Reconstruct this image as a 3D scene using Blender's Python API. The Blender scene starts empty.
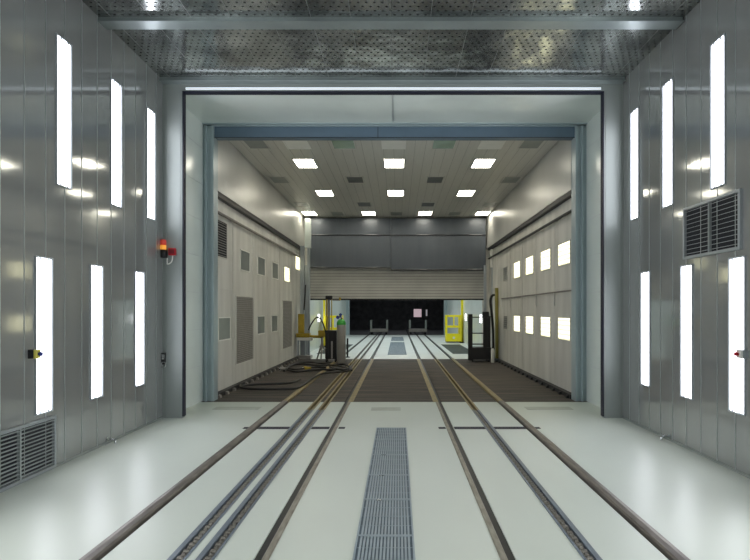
import bpy, bmesh, math, random
from mathutils import Vector, Matrix
random.seed(7)
PI = math.pi
SC = bpy.context.scene
COL = SC.collection
F = 583.0                 # focal length in pixels
K = F / 720.0             # depth factor
HC = 1.5                  # eye height
CX = 0.08                 # eye offset from track centre
VX, VY = 398.0, 311.0     # vanishing point in the frame
def D(v): return v * K
def PX(px, Y): return (px - VX) / 720.0 * Y + CX      # Y in 720-units
def PZ(py, Y): return HC - (py - VY) / 720.0 * Y

# ------------------------------------------------------------------ materials
def lin(c):
    return tuple(((x/255.0)/12.92 if x/255.0 <= 0.04045 else ((x/255.0+0.055)/1.055)**2.4) for x in c)
MATS = {}
def mat(name, rgb, rough=0.5, metal=0.0, var=0.08, scale=3.0, stretch=(1,1,1), bump=0.0, bscale=6.0, rvar=0.0, spec=0.5, rgb2=None, coat=0.0):
    if name in MATS: return MATS[name]
    m = bpy.data.materials.new(name); m.use_nodes = True
    nt = m.node_tree; b = nt.nodes['Principled BSDF']
    c = lin(rgb)
    tc = nt.nodes.new('ShaderNodeTexCoord')
    mp = nt.nodes.new('ShaderNodeMapping'); mp.inputs['Scale'].default_value = stretch
    nt.links.new(tc.outputs['Object'], mp.inputs['Vector'])
    nz = nt.nodes.new('ShaderNodeTexNoise'); nz.inputs['Scale'].default_value = scale; nz.inputs['Detail'].default_value = 5
    nt.links.new(mp.outputs['Vector'], nz.inputs['Vector'])
    cr = nt.nodes.new('ShaderNodeValToRGB')
    cr.color_ramp.elements[0].position = 0.32; cr.color_ramp.elements[1].position = 0.68
    lo = lin(rgb2) if rgb2 else tuple(x*(1-var*2) for x in c)
    hi = c if rgb2 else tuple(min(1, x*(1+var)) for x in c)
    cr.color_ramp.elements[0].color = (*lo, 1); cr.color_ramp.elements[1].color = (*hi, 1)
    nt.links.new(nz.outputs['Fac'], cr.inputs['Fac'])
    nt.links.new(cr.outputs['Color'], b.inputs['Base Color'])
    b.inputs['Metallic'].default_value = metal
    b.inputs['Roughness'].default_value = rough
    b.inputs['Specular IOR Level'].default_value = spec
    if coat:
        b.inputs['Coat Weight'].default_value = coat; b.inputs['Coat Roughness'].default_value = 0.08
    if rvar:
        mr = nt.nodes.new('ShaderNodeMapRange')
        mr.inputs['To Min'].default_value = max(0.02, rough-rvar); mr.inputs['To Max'].default_value = rough+rvar
        nt.links.new(nz.outputs['Fac'], mr.inputs['Value']); nt.links.new(mr.outputs['Result'], b.inputs['Roughness'])
    if bump:
        n2 = nt.nodes.new('ShaderNodeTexNoise'); n2.inputs['Scale'].default_value = bscale; n2.inputs['Detail'].default_value = 2
        nt.links.new(mp.outputs['Vector'], n2.inputs['Vector'])
        bp = nt.nodes.new('ShaderNodeBump'); bp.inputs['Strength'].default_value = bump; bp.inputs['Distance'].default_value = 0.02
        nt.links.new(n2.outputs['Fac'], bp.inputs['Height']); nt.links.new(bp.outputs['Normal'], b.inputs['Normal'])
    MATS[name] = m
    return m
def emit(name, rgb, strength, bands=0, band_axis=2, edge=0):
    if name in MATS: return MATS[name]
    m = bpy.data.materials.new(name); m.use_nodes = True
    nt = m.node_tree; b = nt.nodes['Principled BSDF']
    c = (*lin(rgb), 1)
    b.inputs['Base Color'].default_value = c
    b.inputs['Emission Color'].default_value = c
    b.inputs['Emission Strength'].default_value = strength
    tc = nt.nodes.new('ShaderNodeTexCoord'); sp = nt.nodes.new('ShaderNodeSeparateXYZ')
    nt.links.new(tc.outputs['Object'], sp.inputs['Vector'])
    w = nt.nodes.new('ShaderNodeMath'); w.operation = 'SINE'
    mu = nt.nodes.new('ShaderNodeMath'); mu.operation = 'MULTIPLY'; mu.inputs[1].default_value = bands if bands else 40
    nt.links.new(sp.outputs[band_axis], mu.inputs[0]); nt.links.new(mu.outputs[0], w.inputs[0])
    mr = nt.nodes.new('ShaderNodeMapRange'); mr.inputs['From Min'].default_value = -1
    mr.inputs['To Min'].default_value = strength*(0.35 if bands else 0.9); mr.inputs['To Max'].default_value = strength
    nt.links.new(w.outputs[0], mr.inputs['Value']); nt.links.new(mr.outputs['Result'], b.inputs['Emission Strength'])
    if edge:      # tubes behind a diffuser: output falls off towards the long edges
        ab = nt.nodes.new('ShaderNodeMath'); ab.operation = 'ABSOLUTE'; nt.links.new(sp.outputs[0], ab.inputs[0])
        e = nt.nodes.new('ShaderNodeMapRange'); e.interpolation_type = 'SMOOTHSTEP'
        e.inputs['From Min'].default_value = edge; e.inputs['From Max'].default_value = edge*0.6
        e.inputs['To Min'].default_value = 0.2; e.inputs['To Max'].default_value = strength
        nt.links.new(ab.outputs[0], e.inputs['Value']); nt.links.new(e.outputs['Result'], b.inputs['Emission Strength'])
    MATS[name] = m
    return m
def mathn(nt, op, a, b=None):
    n = nt.nodes.new('ShaderNodeMath'); n.operation = op
    for i, v in enumerate((a, b)):
        if v is None: continue
        if isinstance(v, (int, float)): n.inputs[i].default_value = v
        else: nt.links.new(v, n.inputs[i])
    return n.outputs[0]
def perforated():
    m = bpy.data.materials.new('perforated_steel'); m.use_nodes = True
    nt = m.node_tree; b = nt.nodes['Principled BSDF']
    tc = nt.nodes.new('ShaderNodeTexCoord'); sp = nt.nodes.new('ShaderNodeSeparateXYZ')
    nt.links.new(tc.outputs['Object'], sp.inputs['Vector'])
    def holes(off):
        x = mathn(nt, 'SUBTRACT', mathn(nt, 'FRACT', mathn(nt, 'ADD', mathn(nt, 'MULTIPLY', sp.outputs[0], 1/0.085), 50+off)), 0.5)
        y = mathn(nt, 'SUBTRACT', mathn(nt, 'FRACT', mathn(nt, 'ADD', mathn(nt, 'MULTIPLY', sp.outputs[1], 1/0.17), 50+off)), 0.5)
        x = mathn(nt, 'MULTIPLY', x, 0.085); y = mathn(nt, 'MULTIPLY', y, 0.17)
        d = mathn(nt, 'SQRT', mathn(nt, 'ADD', mathn(nt, 'MULTIPLY', x, x), mathn(nt, 'MULTIPLY', y, y)))
        return mathn(nt, 'LESS_THAN', d, 0.0145)
    h = mathn(nt, 'MAXIMUM', holes(0.0), holes(0.5))
    nz = nt.nodes.new('ShaderNodeTexNoise'); nz.inputs['Scale'].default_value = 1.6; nz.inputs['Detail'].default_value = 4
    nt.links.new(tc.outputs['Object'], nz.inputs['Vector'])
    cr = nt.nodes.new('ShaderNodeValToRGB')
    cr.color_ramp.elements[0].position = .35; cr.color_ramp.elements[1].position = .65
    cr.color_ramp.elements[0].color = (*lin((112,117,116)),1); cr.color_ramp.elements[1].color = (*lin((180,185,182)),1)
    nt.links.new(nz.outputs['Fac'], cr.inputs['Fac'])
    mx = nt.nodes.new('ShaderNodeMix'); mx.data_type = 'RGBA'
    nt.links.new(h, mx.inputs['Factor']); nt.links.new(cr.outputs['Color'], mx.inputs['A'])
    mx.inputs['B'].default_value = (0.008,0.009,0.01,1)
    nt.links.new(mx.outputs['Result'], b.inputs['Base Color'])
    nt.links.new(mathn(nt, 'MULTIPLY', mathn(nt, 'SUBTRACT', 1.0, h), 0.75), b.inputs['Metallic'])
    nt.links.new(mathn(nt, 'ADD', mathn(nt, 'MULTIPLY', h, 0.6), 0.13), b.inputs['Roughness'])
    n2 = nt.nodes.new('ShaderNodeTexNoise'); n2.inputs['Scale'].default_value = 2.5
    nt.links.new(tc.outputs['Object'], n2.inputs['Vector'])
    bp = nt.nodes.new('ShaderNodeBump'); bp.inputs['Strength'].default_value = 0.35; bp.inputs['Distance'].default_value = 0.03
    nt.links.new(n2.outputs['Fac'], bp.inputs['Height']); nt.links.new(bp.outputs['Normal'], b.inputs['Normal'])
    return m

M_WALL   = mat('polished_steel_panel', (163,166,165), 0.08, 0.5, 0.05, 1.2, (1,1,0.15), 0.045, 2.4, rvar=0.03)
M_SEAM   = mat('steel_seam_bead', (185,192,192), 0.35, 0.6, 0.04)
M_PIL    = mat('pilaster_steel', (146,153,150), 0.42, 0.2, 0.04, 1.0, (1,1,0.2), 0.05, 2.0)
M_PERF   = perforated()
M_BEAM   = mat('galvanised_beam', (150,160,160), 0.32, 0.55, 0.06, 3.0)
M_FLOOR  = mat('pale_green_floor_paint', (200,207,197), 0.36, 0.0, 0.025, 0.9, (1,0.6,1), 0.05, 3.5, rvar=0.07, spec=0.42)
M_FLOOR3 = mat('white_floor_paint', (212,218,214), 0.4, 0.0, 0.03, 1.0)
M_DECK   = mat('brown_black_grating_deck', (88,79,71), 0.75, 0.1, 0.1, 3.0, (0.25,2.4,1), 0.4, 30.0, rgb2=(44,43,44))
M_SUB    = mat('dark_rail_pit', (28,29,31), 0.8, 0, 0.1)
M_WHITE  = mat('white_enamel_panel', (217,226,222), 0.22, 0.0, 0.03, 1.5, spec=0.5)
M_TEAL   = mat('blue_grey_frame', (160,176,180), 0.32, 0.12, 0.04, 2.0)
M_BLUE   = mat('slate_blue_header', (92,112,128), 0.4, 0.1, 0.05, 2.0)
M_NAVY   = mat('navy_rubber_seal', (22,25,46), 0.6, 0, 0.1)
M_R2WALL = mat('dusty_grey_panel', (212,211,205), 0.55, 0.0, 0.06, 2.2, (1,1.2,0.18), rgb2=(188,187,181))
M_R2UP   = mat('smooth_cream_panel', (192,192,187), 0.32, 0.12, 0.04, 1.2)
M_R2CEIL = mat('ceiling_plank_metal', (200,199,192), 0.34, 0.1, 0.03, 6.0, (12,0.3,1))
M_DARKST = mat('dark_track_steel', (46,46,48), 0.5, 0.4, 0.1)
M_CURT   = mat('charcoal_door_panel', (84,90,98), 0.3, 0.2, 0.06, 1.5, (3,1,0.4))
M_ROLL   = mat('grey_roller_slat', (184,184,180), 0.45, 0.05, 0.05, 2.0)
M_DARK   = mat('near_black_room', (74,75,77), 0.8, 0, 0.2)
M_VENTD  = mat('vent_dark_void', (26,28,34), 0.8, 0, 0.1)
M_SLAT   = mat('louvre_slat_steel', (190,196,196), 0.4, 0.3, 0.05)
M_LOUV   = mat('dusty_louvre', (134,129,124), 0.6, 0.1, 0.08, 8.0)
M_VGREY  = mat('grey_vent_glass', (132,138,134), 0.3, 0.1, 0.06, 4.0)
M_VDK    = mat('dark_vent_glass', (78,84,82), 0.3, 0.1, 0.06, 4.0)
M_VGRN   = mat('green_tint_glass', (150,176,160), 0.2, 0.1, 0.06, 3.0)
M_PALE   = mat('unlit_diffuser', (230,230,224), 0.35, 0, 0.03)
M_RAILBR = mat('rusty_brown_rail', (124,117,110), 0.42, 0.45, 0.10, 9.0, (3,0.5,3), rgb2=(92,86,82))
M_RAILTN = mat('dusty_tan_rail', (150,146,132), 0.5, 0.2, 0.10, 12.0, (3,0.6,3), rgb2=(118,112,100))
M_RAILDK = mat('dark_polished_rail', (44,45,47), 0.45, 0.4, 0.08, 6.0)
M_TANED  = mat('yellow_edge_paint', (158,142,100), 0.55, 0.05, 0.10, 9.0, (3,0.5,3), rgb2=(126,114,82))
M_CHANNEL= mat('blue_galvanised_channel', (112,122,132), 0.42, 0.3, 0.06, 5.0)
M_CHAIN  = mat('oily_chain_steel', (128,124,116), 0.32, 0.7, 0.1, 20.0)
M_GRATE  = mat('galvanised_grate', (150,164,172), 0.4, 0.3, 0.06, 6.0)
M_GRATEB = mat('grate_void', (104,118,128), 0.7, 0.1, 0.08)
M_SLOT   = mat('floor_slot_blue_black', (20,25,40), 0.7, 0.0, 0.1)
M_FRAME  = mat('light_fixture_frame', (168,174,178), 0.35, 0.5, 0.04)
M_YEL    = mat('safety_yellow', (236,222,30), 0.4, 0, 0.05)
M_YEL2   = mat('worn_yellow', (172,148,44), 0.5, 0, 0.1, 6)
M_BLK    = mat('matt_black', (26,26,28), 0.55, 0.05, 0.1)
M_GREY   = mat('cylinder_grey', (150,148,144), 0.4, 0.1, 0.05)
M_GRN    = mat('collar_green', (52,168,58), 0.45, 0, 0.05)
M_BLU    = mat('valve_blue', (40,56,138), 0.4, 0.1, 0.05)
M_CHROME = mat('chrome', (205,208,210), 0.15, 0.95, 0.03)
M_RED    = mat('alarm_red', (178,16,34), 0.35, 0, 0.05)
M_MAST   = mat('mast_grey', (164,172,178), 0.4, 0.35, 0.05)
M_HOSE   = mat('rubber_hose', (24,24,26), 0.5, 0, 0.1)
M_PINK   = emit('pink_sign_glow', (222,196,204), 0.55)  # sign board emits its own brightness, though it is no lamp
M_AMB    = emit('amber_lens', (240,160,60), 0.6)
M_REDL   = emit('red_lens', (206,70,56), 0.22)
E_WALL   = emit('wall_tube_glow', (244,246,255), 12.5, edge=0.123)
E_CEIL   = emit('ceiling_tube_glow', (255,248,228), 18.0)
E_SIDE   = emit('side_tube_glow', (255,248,205), 2.6, bands=75)
E_SIDE3  = emit('side_tube_glow_far', (250,252,255), 5.0, bands=75)

# ------------------------------------------------------------------ mesh helpers
class MB:
    def __init__(s): s.v = []; s.f = []; s.sm = []; s.mi = []
    def _add(s, vs, fs, smooth=False, mi=0):
        n = len(s.v); s.v += [tuple(p) for p in vs]
        for f in fs: s.f.append(tuple(i+n for i in f)); s.sm.append(smooth); s.mi.append(mi)
        return s
    def box(s, x0, x1, y0, y1, z0, z1, mi=0):
        x0, x1 = sorted((x0,x1)); y0, y1 = sorted((y0,y1)); z0, z1 = sorted((z0,z1))
        return s._add([(x0,y0,z0),(x1,y0,z0),(x1,y1,z0),(x0,y1,z0),(x0,y0,z1),(x1,y0,z1),(x1,y1,z1),(x0,y1,z1)],
               [(0,3,2,1),(4,5,6,7),(0,1,5,4),(1,2,6,5),(2,3,7,6),(3,0,4,7)], mi=mi)
    def prof(s, pts, y0, y1, smooth=False, mi=0):
        """closed profile in x-z, extruded along y"""
        n = len(pts)
        vs = [(x,y0,z) for x,z in pts] + [(x,y1,z) for x,z in pts]
        fs = [(i,(i+1)%n,(i+1)%n+n,i+n) for i in range(n)]
        s._add(vs, fs, smooth, mi)
        return s._add(vs, [tuple(reversed(range(n))), tuple(range(n,2*n))], False, mi)
    def tube(s, pts, r, seg=10, mi=0, caps=True):
        pts = [Vector(p) for p in pts]; n = len(pts)
        rs = r if isinstance(r, (list,tuple)) else [r]*n
        up = Vector((0,0,1)); rings = []
        prev = None
        for i, p in enumerate(pts):
            t = (pts[min(i+1,n-1)] - pts[max(i-1,0)]).normalized()
            if prev is None:
                a = up if abs(t.z) < 0.9 else Vector((1,0,0))
                u = t.cross(a).normalized()
            else:
                u = (prev - t*prev.dot(t)).normalized()
            prev = u; w = t.cross(u)
            rings.append([p + (u*math.cos(2*PI*k/seg)+w*math.sin(2*PI*k/seg))*rs[i] for k in range(seg)])
        vs = [q for r_ in rings for q in r_]
        fs = [(i*seg+k, i*seg+(k+1)%seg, (i+1)*seg+(k+1)%seg, (i+1)*seg+k) for i in range(n-1) for k in range(seg)]
        s._add(vs, fs, True, mi)
        if caps:
            s._add(rings[0], [tuple(range(seg))], False, mi); s._add(rings[-1], [tuple(range(seg))], False, mi)
        return s
    def lathe(s, prof, c=(0,0,0), seg=20, mi=0):
        vs = [(c[0]+r*math.cos(2*PI*k/seg), c[1]+r*math.sin(2*PI*k/seg), c[2]+z) for r, z in prof for k in range(seg)]
        n = len(prof)
        fs = [(i*seg+k, i*seg+(k+1)%seg, (i+1)*seg+(k+1)%seg, (i+1)*seg+k) for i in range(n-1) for k in range(seg)]
        return s._add(vs, fs, True, mi)
    def build(s, name, mats, parent=None, loc=None, rotz=0, bevel=0):
        me = bpy.data.meshes.new(name); me.from_pydata(s.v, [], s.f)
        bm = bmesh.new(); bm.from_mesh(me); bmesh.ops.remove_doubles(bm, verts=bm.verts, dist=1e-6) if False else None
        bmesh.ops.recalc_face_normals(bm, faces=bm.faces); bm.to_mesh(me); bm.free()
        for p, sm, mi in zip(me.polygons, s.sm, s.mi): p.use_smooth = sm; p.material_index = mi
        for m in (mats if isinstance(mats, (list,tuple)) else [mats]): me.materials.append(m)
        o = bpy.data.objects.new(name, me); COL.objects.link(o)
        if parent: o.parent = parent
        if loc: o.location = loc
        if rotz: o.rotation_euler = (0,0,rotz)
        if bevel:
            bv = o.modifiers.new('bevel', 'BEVEL'); bv.width = bevel; bv.segments = 2; bv.limit_method = 'ANGLE'
        return o
def ring(mb, w, h, t, d0, d1, plane='xz'):
    """one connected rectangular frame; depth runs along the third axis"""
    o = [(-w,-h),(w,-h),(w,h),(-w,h)]; i = [(-w+t,-h+t),(w-t,-h+t),(w-t,h-t),(-w+t,h-t)]
    P = (lambda a,b,d: (a,d,b)) if plane == 'xz' else (lambda a,b,d: (a,b,d))
    vs = [P(a,b,d) for d in (d0,d1) for L in (o,i) for a,b in L]
    fs = []
    for k in range(4):
        n = (k+1)%4
        fs += [(k,n,4+n,4+k),(8+k,12+k,12+n,8+n),(k,8+k,8+n,n),(4+k,4+n,12+n,12+k)]
    return mb._add(vs, fs)
def smooth_path(pts, n=8):
    P = [Vector(p) for p in pts]; out = []
    for i in range(len(P)-1):
        p0, p1, p2, p3 = P[max(i-1,0)], P[i], P[i+1], P[min(i+2,len(P)-1)]
        for k in range(n):
            t = k/n
            out.append(0.5*((2*p1)+(-p0+p2)*t+(2*p0-5*p1+4*p2-p3)*t*t+(-p0+3*p1-3*p2+p3)*t**3))
    out.append(P[-1]); return out
def tag(o, label, cat, group=None, kind=None):
    o['label'] = label; o['category'] = cat
    if group: o['group'] = group
    if kind: o['kind'] = kind
    return o
def thing(name, label, cat, loc=(0,0,0), rotz=0, group=None):
    o = bpy.data.objects.new(name, None); COL.objects.link(o)
    o.location = loc; o.rotation_euler = (0,0,rotz); o.empty_display_size = 0.1
    return tag(o, label, cat, group)
def struct(name, mb, m, label=None, parent=None):
    o = mb.build(name, m, parent); o['kind'] = 'structure'
    if label: o['label'] = label
    return o
def dup(root, loc, rotz=None, label=None, group=None, swap=None):
    r = root.copy(); COL.objects.link(r); r.location = loc
    if rotz is not None: r.rotation_euler = (0,0,rotz)
    if label: r['label'] = label
    if group: r['group'] = group
    for ch in list(root.children):
        c = ch.copy(); COL.objects.link(c); c.parent = r
        for g in list(ch.children):
            d = g.copy(); COL.objects.link(d); d.parent = c
    return r
RL, RR = -PI/2, PI/2      # facing of things mounted on the left / right wall: local y looks into the room

# ------------------------------------------------------------------ main planes
W1R = 3.24
W1, W2U, W2L, W3 = 3.22, 3.02, 3.12, 3.15
YB, YF, YV, Y2, Y3, Y4, YE = -3.2, D(10.1), D(12.0), D(12.25), D(24.0), D(45.0), D(60.0)
ZC, ZV, Z2 = 4.74, 4.62, 4.60
YD3 = D(22.5)
YDK = D(11.87)            # pale paint stops, dark deck starts

# floors as slabs between the rail slots
SLOTS = [(-1.829,-1.713),(-1.31,-1.20),(-1.14,-1.03),(-0.794,-0.698),(0.698,0.794),(1.20,1.31),(1.713,1.829)]
def slab(y0, y1, half):
    mb = MB(); x = -half
    for a, b in SLOTS + [(half, half)]:
        if a > x: mb.box(x, a, y0, y1, -0.10, 0.0)
        x = b
    return mb
struct('floor', slab(YB, YDK, 3.4), M_FLOOR, 'pale green painted concrete floor of the booth')
struct('floor', slab(YDK, YD3, 3.4), M_DECK, 'dark brown deck floor of the middle room')
struct('floor', slab(YD3, Y4, 3.4), M_FLOOR3, 'white floor running under the half raised roller door')
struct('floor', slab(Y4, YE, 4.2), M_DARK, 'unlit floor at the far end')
struct('trim_1', MB().box(-3.4, 3.4, YB, YE, -0.16, -0.101), M_SUB)

# booth walls: steel sheets with raised seams
def booth_wall(name, s, seams):
    mb = MB(); W1 = 3.22 if s < 0 else W1R
    mb.box(s*W1, s*(W1+0.12), YB, YF+0.1, 0, ZC)
    for y in seams:
        mb.box(s*W1, s*(W1-0.004), D(y)-0.004, D(y)+0.004, 0.0, ZC, mi=1)
    return struct(name, mb, [M_WALL, M_SEAM])
seams = []
y = 9.82
while y > -3.5:
    seams.append(y); y -= 0.385
booth_wall('wall_left', -1, seams)
booth_wall('wall_right', 1, seams)
struct('wall_back', MB().box(-3.4, 3.4, YB-0.12, YB, 0, ZC), M_WALL)
for nm, s in (('baseboard_left',-1),('baseboard_right',1)):
    w_ = W1 if s < 0 else W1R
    struct(nm, MB().prof([(s*w_,0),(s*(w_-0.02),0),(s*(w_-0.018),0.01),(s*w_,0.02)], YB, YF), M_PIL)
# perforated ceiling with two cross beams
mb = MB(); mb.box(-3.4, 3.4, YB, YF+0.1, ZC, ZC+0.1)
struct('ceiling', mb, M_PERF, 'perforated steel ceiling over the booth')
mb = MB()
for i in range(-7, 8):
    mb.box(i*0.44-0.003, i*0.44+0.003, YB, YF, ZC-0.002, ZC)
struct('trim_2', mb, mat('ceiling_seam', (120,124,122), 0.5, 0.3))
for y0, y1, lab in ((7.9, 8.14, 'pale steel beam crossing the perforated ceiling'), (9.93, 10.1, 'pale steel beam where ceiling meets the door header'), (5.6, 5.9, 'steel ceiling beam overhead')):
    a, b = D(y0), D(y1)
    struct('trim_3', MB().prof([(-W1,0)]*0 or [(-W1,ZC-0.05),(W1,ZC-0.05),(W1,ZC),(-W1,ZC)], a+0.03, b-0.03), M_BEAM, lab)
    struct('trim_3', MB().box(-W1, W1, a, b, ZC-0.058, ZC-0.049), M_BEAM)

# end wall of the booth: pilasters and lintel round the big opening
OW, OZ = 2.945, 4.585
mb = MB()
for s in (-1, 1):
    OW, W1 = (2.945, 3.22) if s < 0 else (2.97, W1R)
    mb.box(s*OW, s*W1, YF, YF+0.1, 0, ZC)
    mb.box(s*(W1-0.035), s*(W1-0.05), YF-0.008, YF, 0, ZC-0.06)
    mb.box(s*(OW+0.02), s*(OW+0.035), YF-0.008, YF, 0, OZ)
OWR = OW; OW = 2.945; W1 = 3.22
mb.box(-OW, OWR, YF, YF+0.1, OZ, ZC)
struct('wall_front', mb, M_PIL, 'steel pilasters and header around the big doorway')
mb = MB()
for s in (-1, 1): mb.box(s*(OW if s < 0 else OWR), s*((OW if s < 0 else OWR)-0.014), YF-0.004, YF+0.1, 0.02, OZ)
mb.box(-OW, OWR, YF-0.004, YF+0.1, OZ-0.018, OZ)
struct('trim_4', mb, M_NAVY, 'dark rubber seal edging the doorway')
struct('trim_5', MB().box(-OW+0.05, OW-0.02, YF-0.012, YF-0.002, OZ+0.018, OZ+0.048), emit('header_strip_glow', (226,234,240), 0.55), 'white strip along the header')  # strip given a slight glow of its own to look bright

# vestibule
YV0 = YF+0.1
for nm, s in (('wall_left',-1),('wall_right',1)):
    mb = MB(); mb.box(s*(3.17 if s < 0 else 3.22), s*3.34, YV0, YV, 0, ZV+0.1)
    for k in range(1, 8):
        mb.box(s*(3.17 if s < 0 else 3.22), s*(3.167 if s < 0 else 3.217), YV0, YV, k*0.6-0.004, k*0.6+0.004, mi=1)
    struct(nm, mb, [M_WHITE, M_SEAM], 'white panelled side of the doorway passage')
mb = MB(); mb.box(-3.4, 3.4, YV0, YV, ZV, ZV+0.1); mb.box(-0.01, 0.012, YV0, YV, ZV-0.004, ZV, mi=1)
struct('ceiling', mb, [M_WHITE, M_SEAM], 'white soffit of the doorway passage')
# inner frame
mb = MB()
for s in (-1, 1):
    ji = 2.985 if s < 0 else 3.03
    mb.box(s*ji, s*(3.17 if s < 0 else 3.22), YV, Y2, 0, ZV)
    mb.box(s*ji, s*(ji+0.045), YV-0.03, YV, 0, 4.58)
    mb.box(s*(3.10 if s < 0 else 3.13), s*(3.125 if s < 0 else 3.155), YV-0.05, YV, 0, 4.58)
mb.box(-3.17, 3.22, YV, Y2, 4.575, ZV)
mb.box(-3.17, 3.22, YV-0.05, YV, 4.6, ZV)
mb.box(-3.0, 3.0, YV-0.04, YV, 4.575, 4.592)
struct('trim_6', mb, M_TEAL, 'blue grey steel frame of the inner doorway')
mb = MB(); mb.box(-2.985, 3.03, YV+0.02, Y2, 4.4, 4.575); mb.box(-0.26, -0.25, YV+0.014, YV+0.02, 4.4, 4.575, mi=1)
mb.box(-2.985, 3.03, YV+0.01, YV+0.02, 4.392, 4.4, mi=1)
struct('trim_7', mb, [M_BLUE, M_DARKST], 'slate blue header across the inner doorway')

# middle room
COLS = [13.05, 14.9, 16.7, 18.5, 20.4]
for nm, s in (('wall_left',-1),('wall_right',1)):
    mb = MB()
    mb.box(s*W2L, s*(W2L+0.12), Y2, Y3, 0, 3.57)
    struct(nm, MB().box(s*W2U, s*(W2L+0.12), Y2, Y3, 3.571, Z2+0.1), M_R2UP, 'smooth upper wall band of the middle room')
    for yy in (13.95, 15.85, 17.6, 19.45, 21.9):
        mb.box(s*W2L, s*(W2L-0.008), D(yy)-0.012, D(yy)+0.012, 0.12, 3.3, mi=0)
    mb.box(s*W2L, s*(W2L-0.008), Y2, D(14), 1.9, 1.92, mi=0)
    struct(nm, mb, [M_R2WALL, M_R2UP], 'dusty grey panelled side of the middle room')
mb = MB(); mb.box(-3.3, 3.3, Y2, Y3, Z2, Z2+0.1)
for i in range(-15, 16): mb.box(i*0.2-0.003, i*0.2+0.003, Y2, Y3, Z2-0.003, Z2, mi=1)
struct('ceiling', mb, [M_R2CEIL, M_GREY], 'ribbed metal ceiling of the middle room')
# far wall of middle room: tiered charcoal door over roller door
YQ = D(23.9)
mb = MB()
for s in (-1, 1): mb.box(s*2.9, s*3.3, Y3, Y3+0.15, 0, Z2)
mb.box(-2.9, 2.9, Y3, Y3+0.15, 2.9, Z2)
struct('wall_front', mb, M_R2WALL)
dr = MB()
zt = [Z2-0.03, PZ(235.5,23.8), PZ(268,23.8)]
for (xa, xb, dz) in ((-2.88, PX(391,23.8)-0.006, 0.0), (PX(391,23.8)+0.006, 2.98, -0.07)):
    for i in range(2):
        z1, z0 = zt[i], zt[i+1] + (dz if i == 1 else 0)
        dr.prof([], 0, 0) if False else None
        dr.box(xa, xb, D(23.75), D(23.9), z0+0.03, z1-0.012)
door = struct('door_1', dr, M_CURT, 'charcoal tiered door panels hanging above the roller door')
mb = MB()
for (xa, xb, dz) in ((-2.88, PX(391,23.8)-0.006, 0.0), (PX(391,23.8)+0.006, 2.98, -0.07)):
    for i in (1, 2):
        z = zt[i] + (dz if i == 2 else 0)
        mb.tube([(xa, D(23.73), z+0.012), (xb, D(23.73), z+0.012)], 0.024, 12)
r_ = mb.build('rail', mat('glossy_dark_rail', (84,86,90), 0.12, 0.4), door)
mb = MB(); zb, ztp = 1.9, 2.95; n = 11
for i in range(n):
    z0 = zb + (ztp-zb)*i/n; z1 = zb + (ztp-zb)*(i+1)/n
    mb.prof([(0,0)]*0 or [(-2.9,z0),(2.96,z0),(2.96,z1-0.018),(-2.9,z1-0.018)], D(24.0)-0.03, D(24.0))
    mb.box(-2.9, 2.96, D(24.0)-0.015, D(24.0), z1-0.019, z1+0.001, mi=1)
door2 = struct('door_2', mb, [M_ROLL, mat('roller_gap', (128,128,126), 0.6)], 'half raised grey roller door with horizontal slats')
MB().box(-2.9, 2.96, D(24.0)-0.05, D(24.0)+0.02, 1.86, 1.91).build('bottom_bar', M_DARKST, door2)
mb = MB()
for s in (-1, 1): mb.box(s*2.9, s*2.98, D(23.6), D(23.72), 0, 3.0)
struct('trim_8', mb, M_MAST, 'steel guide posts of the roller door')

# third room
for nm, s in (('wall_left',-1),('wall_right',1)):
    struct(nm, MB().box(s*W3, s*(W3+0.12), Y3+0.15, Y4, 0, Z2), M_WHITE, 'white lit side of the far room')
struct('ceiling', MB().box(-3.3, 3.3, Y3+0.15, Y4, Z2, Z2+0.1), M_WHITE)
mb = MB()
for s in (-1, 1): mb.box(s*2.95, s*3.3, Y4, Y4+0.2, 0, Z2)
mb.box(-2.95, 2.95, Y4, Y4+0.2, 2.7, Z2)
struct('trim_9', mb, M_TEAL, 'grey jambs of the farthest doorway')
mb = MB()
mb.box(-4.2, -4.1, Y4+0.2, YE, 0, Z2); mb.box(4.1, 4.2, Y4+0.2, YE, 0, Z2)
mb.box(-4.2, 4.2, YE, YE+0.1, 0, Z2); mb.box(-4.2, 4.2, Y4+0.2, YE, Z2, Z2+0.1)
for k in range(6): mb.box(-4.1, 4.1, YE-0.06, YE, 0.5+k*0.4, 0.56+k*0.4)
struct('wall_back', mb, M_DARK, 'unlit depth of the last room')

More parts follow.
